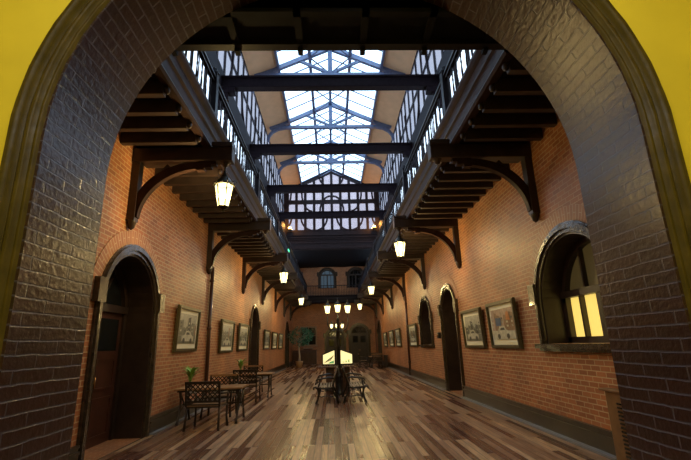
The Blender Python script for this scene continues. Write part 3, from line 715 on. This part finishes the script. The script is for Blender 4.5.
# ------------------------------------------------------------------ park benches
MB.TH=1.3
def bench(side):
    """cast iron bench seen from its end, seat facing side*x; origin at mid of the rear feet"""
    root=empty('park_bench',(0,0,0)); s_=side; L_=1.42
    prof=[(0.0,0.0),(0.04,0.12),(0.13,0.30),(0.15,0.42),(0.12,0.52),(0.04,0.75),(-0.01,0.90)]
    for k,y in enumerate((0.0,L_)):
        m=MB()
        m.tube([(s_*a,y,z) for a,z in prof],[0.026,0.02,0.022,0.026,0.022,0.018,0.022],7)
        m.tube([(s_*a,y,z) for a,z in ((0.60,0.0),(0.555,0.1),(0.52,0.25),(0.54,0.36),(0.60,0.42),(0.66,0.41),(0.665,0.375),(0.64,0.36))],[0.026,0.02,0.02,0.024,0.024,0.02,0.018,0.014],7)
        m.tube([(s_*a,y,z) for a,z in ((0.14,0.40),(0.25,0.375),(0.40,0.38),(0.55,0.40))],0.02,7)
        m.tube([(s_*a,y,z) for a,z in ((0.10,0.62),(0.22,0.66),(0.40,0.64),(0.54,0.62),(0.59,0.58),(0.57,0.54),(0.53,0.56))],0.019,7)
        m.tube([(s_*a,y,z) for a,z in ((0.50,0.61),(0.50,0.52),(0.54,0.43))],0.014,6)
        m.tube([(s_*a,y,z) for a,z in ((0.07,0.2),(0.2,0.17),(0.33,0.2),(0.46,0.17),(0.53,0.2))],0.012,6)
        m.lathe([(0,-0.03),(0.03,0),(0,0.03)],c=(s_*0.31,y,0.19),n=8)
        m.build('end_frame','iron',root)
    for i in range(6):
        a=0.17+i*0.078; z=0.41-0.012*math.sin(PI*i/5)
        m=MB(); q=sorted((s_*(a-0.028),s_*(a+0.028))); m.box(q[0],q[1],-0.04,L_+0.04,z,z+0.022,bevel=0.005); m.build('seat_slat','bench_slat',root)
    for i in range(5):
        t=i/4; a=0.125-0.125*t; z=0.52+0.33*t
        m=MB(); m.bar((s_*(a+0.02),-0.04,z),(s_*(a+0.02),L_+0.04,z),0.02,0.055,up=(-s_*0.35,0,1)); m.build('back_slat','bench_slat',root)
    return root
b=bench(-1); b.location=(0.12,11.9,0); tag(b,'black cast-iron bench facing the left wall, below the lamp post','bench','back-to-back benches')
b=bench(1); b.location=(0.26,11.9,0); tag(b,'black cast-iron bench facing the right wall, below the lamp post','bench','back-to-back benches')

# ------------------------------------------------------------------ lattice chairs and tables
def chair(light=False):
    """faces +Y; origin at centre of the seat on the floor"""
    root=empty('lattice_chair',(0,0,0)); W_=0.33; met='chair_metal'; wt=met if not light else 'table_wood'
    for sx in (-1,1):
        m=MB(); m.tube([(sx*W_,-0.27,0.0),(sx*(W_-0.01),-0.24,0.2),(sx*(W_-0.01),-0.22,0.43)],[0.022,0.016,0.018],7); m.build('leg',met,root)
        m=MB(); m.tube([(sx*W_,0.27,0.0),(sx*(W_-0.015),0.25,0.2),(sx*(W_-0.01),0.24,0.43),(sx*W_,0.24,0.62)],[0.022,0.016,0.018,0.016],7); m.build('leg',met,root)
        m=MB(); m.tube([(sx*(W_+0.0),-0.25,0.66),(sx*(W_+0.01),-0.05,0.665),(sx*(W_+0.01),0.15,0.65),(sx*W_,0.25,0.62)],0.017,7); m.build('armrest',met,root)
    m=MB(); m.box(-W_,W_,-0.25,0.25,0.405,0.43,bevel=0.008); m.build('seat_frame',met,root)
    for i in range(6): y=-0.215+i*0.083; m=MB(); m.box(-W_+0.02,W_-0.02,y-0.033,y+0.033,0.43,0.452,bevel=0.006); m.build('seat_slat','seat_slat',root)
    # back: frame and diagonal lattice in a slightly leaning plane
    yb=lambda z:-0.24-(z-0.43)*0.16
    for sx in (-1,1): m=MB(); m.bar((sx*(W_-0.005),yb(0.43),0.43),(sx*(W_-0.005),yb(0.88),0.88),0.035,0.03,up=(0,1,0)); m.build('back_post',met,root)
    m=MB(); m.bar((-W_-0.015,yb(0.88),0.865),(W_+0.015,yb(0.88),0.865),0.035,0.05); m.build('top_rail',wt,root)
    m=MB(); m.bar((-W_,yb(0.52),0.52),(W_,yb(0.52),0.52),0.026,0.035); m.bar((-W_,yb(0.465),0.465),(W_,yb(0.465),0.465),0.02,0.02); m.build('lower_rail',met,root)
    m=MB(); z0,z1=0.53,0.845; h=z1-z0; d=0.095; x=-W_-h
    while x<W_:
        for sg in (1,-1):
            pa,pb=(x,z0),(x+h,z1)
            ta=max(0,(-W_-x)/h); tb=min(1,(W_-x)/h)
            if tb-ta>0.05:
                A=(x+h*ta,z0+h*ta); B=(x+h*tb,z0+h*tb)
                m.bar((sg*A[0],yb(A[1]),A[1]),(sg*B[0],yb(B[1]),B[1]),0.02,0.012,up=(0,1,0))
        x+=d
    m.build('lattice_back',met,root)
    return root
def table(w=1.5,d=0.8,h=0.72):
    root=empty('dining_table',(0,0,0))
    m=MB(); 
    for i in range(7):
        y=-d/2+d*(i+0.5)/7; m.box(-w/2,w/2,y-d/14+0.003,y+d/14-0.003,h-0.03,h)
    m.build('tabletop','table_wood',root)
    m=MB(); m.box(-w/2+0.05,w/2-0.05,-d/2+0.05,-d/2+0.07,h-0.07,h-0.03); m.box(-w/2+0.05,w/2-0.05,d/2-0.07,d/2-0.05,h-0.07,h-0.03); m.build('apron','chair_metal',root)
    for sx in (-1,1):
        for sy in (-1,1):
            x=sx*(w/2-0.1); m=MB(); m.tube([(x,sy*(d/2-0.08),h-0.03),(x,sy*(d/2-0.16),h-0.22),(x,sy*(d/2-0.14),0.3),(x,sy*(d/2-0.04),0.06),(x,sy*(d/2-0.0),0.0)],[0.024,0.018,0.018,0.018,0.026],7); m.build('leg','chair_metal',root)
        m=MB(); x=sx*(w/2-0.1)
        m.tube([(x,-d/2+0.12,h-0.1),(x,0,h-0.34),(x,d/2-0.12,h-0.1)],0.013,6); m.tube([(x,-d/2+0.13,0.22),(x,0,h-0.34),(x,d/2-0.13,0.22)],0.013,6)
        m.lathe([(0,-0.04),(0.045,0),(0,0.04)],c=(x,0,h-0.34),n=10); m.build('end_brace','chair_metal',root)
    m=MB(); m.bar((-w/2+0.1,0,h-0.34),(w/2-0.1,0,h-0.34),0.02,0.03); m.build('stretcher','chair_metal',root)
    return root
GC='lattice-back chairs'; GT='wood-topped tables'
ch=chair(); ch.location=(-2.50,8.93,0); ch.rotation_euler=(0,0,R(-4)); tag(ch,'dark lattice-back chair nearest the camera, its back turned to us','chair',GC)
ch2=chair(True); ch2.location=(-2.66,10.5,0); ch2.rotation_euler=(0,0,R(178)); tag(ch2,'lattice chair with a light wooden top rail behind the nearest table','chair',GC)
dup(ch,(-2.51,12.95,0),R(-3),'dark lattice-back chair with its back to us at the second left table')
dup(ch2,(-2.80,15.2,0),R(181),'light-topped chair facing us behind the second left table')
t1=table(1.4,0.8,0.70); t1.location=(-2.62,9.75,0); tag(t1,'wood-topped iron table nearest the camera by the left wall','table',GT)
dup(t1,(-2.62,14.1,0),0,'second wood-topped table along the left wall, beyond the nearest one')
dup(t1,(2.80,29.2,0),R(90),'far wood-topped table by the right wall near the end doors')
dup(ch2,(2.80,28.0,0),R(2),'light-topped chair with its back to us at the far right table')
dup(ch2,(2.02,29.3,0),R(-88),'light-topped chair at the left end of the far right table')
dup(ch,(2.85,30.45,0),R(180),'dark lattice chair behind the far right table')

MB.TH=1.0
def potted(name,loc,label,pot,leafm,seed,n=16,h=0.26,wd=0.035):
    root=empty(name,loc); tag(root,label,'plant','small potted plants on the tables'); rr=random.Random(seed)
    m=MB(); m.lathe([(0,0),(0.05,0),(0.065,0.09),(0.07,0.1),(0.06,0.1),(0.055,0.085),(0,0.085)],n=14); m.build('pot',pot,root)
    m=MB()
    for i in range(n):
        a=rr.uniform(0,2*PI); out=rr.uniform(0.07,0.25); hh=h*rr.uniform(0.6,1.0); d=Vector((math.cos(a),math.sin(a),0)); sd=Vector((-d.y,d.x,0)); rows=[]
        for k in range(6):
            t=k/5; c=d*(out*t*t*1.1)+Vector((0,0,0.085+hh*math.sin(t*PI/2.1))); wv=wd*math.sin(PI*(0.12+0.86*t))
            rows.append([tuple(c-sd*wv),tuple(c+Vector((0,0,-0.006))),tuple(c+sd*wv)])
        m.grid(rows)
    m.build('leaves',leafm,root)
potted('potted_plant',(-3.12,9.72,0.70),'leafy green potted plant on the nearest table','pot_dark','leaf',2,26,0.36,0.042)
potted('potted_plant',(-2.95,14.05,0.70),'small potted plant on the second left table','pot_dark','leaf',5,22,0.40,0.034)
# potted tree by the left wall at the far end
root=empty('potted_tree',(-2.42,31.2,0)); tag(root,'tall potted tree with dark green crown by the far left corner','tree'); rr=random.Random(11)
m=MB(); m.lathe([(0,0),(0.20,0),(0.26,0.42),(0.28,0.46),(0.24,0.46),(0.22,0.4),(0,0.4)],n=18); m.build('pot','pot_cream',root)
m=MB(); m.tube([(0,0,0.38),(0.02,0.02,0.8),(-0.03,0,1.3),(0.03,0,1.9)],[0.11,0.07,0.05,0.04],8)
for a in range(7):
    an=a*0.95; m.tube([(0.02,0,1.5+a*0.05),(0.35*math.cos(an),0.35*math.sin(an),2.0+0.1*(a%3)),(0.62*math.cos(an),0.6*math.sin(an),2.3+0.13*(a%3))],[0.03,0.018,0.008],6)
m.build('trunk','bark',root)
m=MB()
for i in range(900):
    th=rr.uniform(0,2*PI); cz=rr.uniform(-1,1); q=math.sqrt(1-cz*cz); r_=rr.uniform(0.5,1)**0.5
    c=Vector((0.90*r_*q*math.cos(th)+0.12,0.75*r_*q*math.sin(th),2.2+0.62*r_*cz+0.12*math.sin(5*th)))
    d=Vector((rr.gauss(0,1),rr.gauss(0,1),rr.gauss(-0.4,0.6))).normalized(); sd=d.cross(Vector((rr.gauss(0,.4),rr.gauss(0,.4),1))).normalized(); L_=rr.uniform(0.12,0.22)
    m.face([tuple(c),tuple(c+d*L_*0.5+sd*0.035),tuple(c+d*L_),tuple(c+d*L_*0.5-sd*0.035)])
m.build('foliage','tree_leaf',root)

# ------------------------------------------------------------------ framed pictures
def picture(side,u0,u1,z0,z1,label,style,seed):
    fn0=fL if side<0 else fR; uc=(u0+u1)/2; X=XL if side<0 else XR
    root=empty('framed_picture',(X,uc,z0)); tag(root,label,'picture','framed pictures on the brick walls')
    tilt=0.05
    fn=lambda u,v,w_:fn0(u,v,w_-0.012-tilt*(v-z0))
    m=MB(); fw=0.075
    m.slab([rect(u0,u1,z0,z1),rect(u0+fw,u1-fw,z0+fw,z1-fw)],fn,-0.05,0.0)
    m.slab([rect(u0+0.02,u1-0.02,z0+0.02,z1-0.02),rect(u0+fw-0.01,u1-fw+0.01,z0+fw-0.01,z1-fw+0.01)],fn,-0.07,-0.05); m.build('frame','frame_bronze',root,True)
    a,b,c,d=u0+fw,u1-fw,z0+fw,z1-fw; mw=0.10
    m=MB(); m.slab([rect(a,b,c,d)],fn,-0.02,0.0); m.build('mount','mount_board',root,True)
    a+=mw;b-=mw;c+=mw*1.1;d-=mw*0.9; rr=random.Random(seed); W_=b-a; H_=d-c
    # print: sky, buildings, street, a pale rounded car, all flat ink on the sheet
    names=['p_sky','p_dark','p_mid','p_light','p_blue','p_brown','p_warm','p_orange']; lay=[0]
    m=MB()
    def patch(poly,mi,):
        lay[0]+=1; m.mi=mi; m.slab([[(a+W_*p,c+H_*q) for p,q in poly]],fn,-0.0205-0.0006*lay[0],-0.0203-0.0006*lay[0])
    patch([(0,0),(1,0),(1,1),(0,1)],6 if style=='warm' else 0)
    x=0
    while x<0.98:
        wv=rr.uniform(0.1,0.26); x2=min(1,x+wv); h=rr.uniform(0.55,0.92); patch([(x,0.28),(x2,0.28),(x2,h),(x,h-0.05)],rr.choice([1,2,2,5] if style!='warm' else [5,2,6])); 
        for k in range(3):
            if wv>0.12: patch([(x+wv*0.3,0.4+k*0.13),(min(x2,x+wv*0.6),0.4+k*0.13),(min(x2,x+wv*0.6),0.46+k*0.13),(x+wv*0.3,0.46+k*0.13)],rr.choice([0,3,1]))
        x=x2
    patch([(0,0),(1,0),(1,0.30),(0,0.26)],2 if style!='warm' else 3)
    if style=='warm':
        patch([(0.55,0.45),(0.8,0.45),(0.8,0.72),(0.55,0.70)] if side>0 else [(0.2,0.4),(0.5,0.4),(0.5,0.65),(0.2,0.65)],4)
        patch([(0.12,0.6),(0.3,0.62),(0.28,0.85),(0.18,0.9),(0.14,0.75)],7)
    car=[(0.18,0.08),(0.86,0.08),(0.88,0.24),(0.74,0.30),(0.66,0.42),(0.42,0.43),(0.34,0.30),(0.18,0.24)]
    patch(car,3); patch([(0.42,0.30),(0.64,0.30),(0.60,0.38),(0.44,0.38)],1)
    for cx in (0.3,0.72): patch([(cx+0.07*math.cos(t*PI/4),0.10+0.09*math.sin(t*PI/4)) for t in range(8)],1)
    m.build('print',names,root,True)
PL=[(9.35,10.85,1.44,2.45),(13.02,14.7,1.36,2.36),(15.5,17.2,1.38,2.36),(21.3,23.1,1.38,2.34),(24.1,26.1,1.36,2.31),(27.1,29.0,1.35,2.31)]
PRr=[(8.18,9.68,1.33,2.31),(10.12,11.65,1.32,2.29),(18.28,20.1,1.33,2.31),(22.75,24.4,1.31,2.28),(25.35,27.2,1.30,2.27),(28.5,30.2,1.29,2.24)]
LL=['between the nearest left door and the drain pipe','just beyond the drain pipe on the left wall','before the second left doorway','just beyond the second left doorway','the middle one of the far three on the left wall','last on the left wall before the far corner']
LR=['with warm tones beside the lit arched window','beside the right doorway','just beside the right wall drain pipe','first beyond the right drain pipe','second beyond the right drain pipe','last on the right wall, above the far chairs']
for i,(q,l) in enumerate(zip(PL,LL)): picture(-1,*q,'framed street print '+l,'grey',20+i)
for i,(q,l) in enumerate(zip(PRr,LR)): picture(1,*q,'framed street print '+l,'warm' if i==0 else 'grey',40+i)

# ------------------------------------------------------------------ small things
root=empty('radiator_cover',(XR-0.16,5.0,0)); tag(root,'brown slatted radiator cover against the right wall beside the arch','radiator cover')
m=MB(); m.box(-0.02,0.085,-0.62,0.62,0,0.84,bevel=0.01); m.build('case','vent_paint',root)
m=MB(); m.box(-0.06,0.09,-0.68,0.68,0.84,0.87,bevel=0.008); m.build('top_board','vent_paint',root)
for k in range(15): m=MB(); m.box(-0.035,-0.018,-0.55,0.40,0.07+k*0.045,0.092+k*0.045); m.build('slat','black_glass',root)
root=empty('call_box',(XR,14.5,1.72)); tag(root,'small dark box on the brick beside the right doorway','box')
m=MB(); m.box(-0.1,0,-0.11,0.11,-0.1,0.1,bevel=0.02); m.build('box_body','iron',root); m=MB(); m.tube([(-0.1,0,0.0),(-0.13,0,0.0)],0.03,10); m.build('button','copper',root)
root=empty('storage_bench',(-2.4,36.7,0)); tag(root,'low panelled wooden chest against the end wall beside the tree','cabinet')
m=MB(); m.box(-0.98,1.0,-0.2,0.28,0,1.08); m.build('body','grey_wood',root)
m=MB(); m.box(-1.02,1.03,-0.23,0.28,1.08,1.14); m.build('top_board','grey_wood',root)
for x in (-0.66,0.0,0.66):
    m=MB(); m.box(x-0.29,x+0.29,-0.225,-0.2,0.12,0.98,bevel=0.01); m.build('door_panel','door_wood',root)
root=empty('air_conditioner',(-2.1,36.8,1.28)); tag(root,'pale box unit on the wall below the far window','air conditioner')
m=MB(); m.box(-0.4,0.4,-0.12,0.2,-0.09,0.09,bevel=0.02); m.build('case','plain_plaster',root); m=MB(); m.box(-0.36,0.36,-0.13,-0.118,-0.07,-0.03); m.build('grille','black_glass',root)
root=empty('exit_lamp',(GL+0.16,18.9,5.75)); tag(root,'small green lamp on the left gallery fascia','lamp')
m=MB(); m.box(0,0.06,-0.16,0.16,-0.07,0.07,bevel=0.01); m.build('case','iron',root); m=MB(); m.box(0.03,0.065,-0.17,0.14,-0.05,0.05); m.build('green_panel','exit_green',root)
root=empty('waste_bin',(3.42,28.5,0)); tag(root,'dark box bin by the right wall near the far chairs','bin')
m=MB(); m.box(-0.11,0.11,-0.3,0.3,0,0.72,bevel=0.02); m.build('body','dark_wood',root); m=MB(); m.box(-0.13,0.13,-0.32,0.32,0.72,0.77,bevel=0.01); m.build('lid','iron',root)
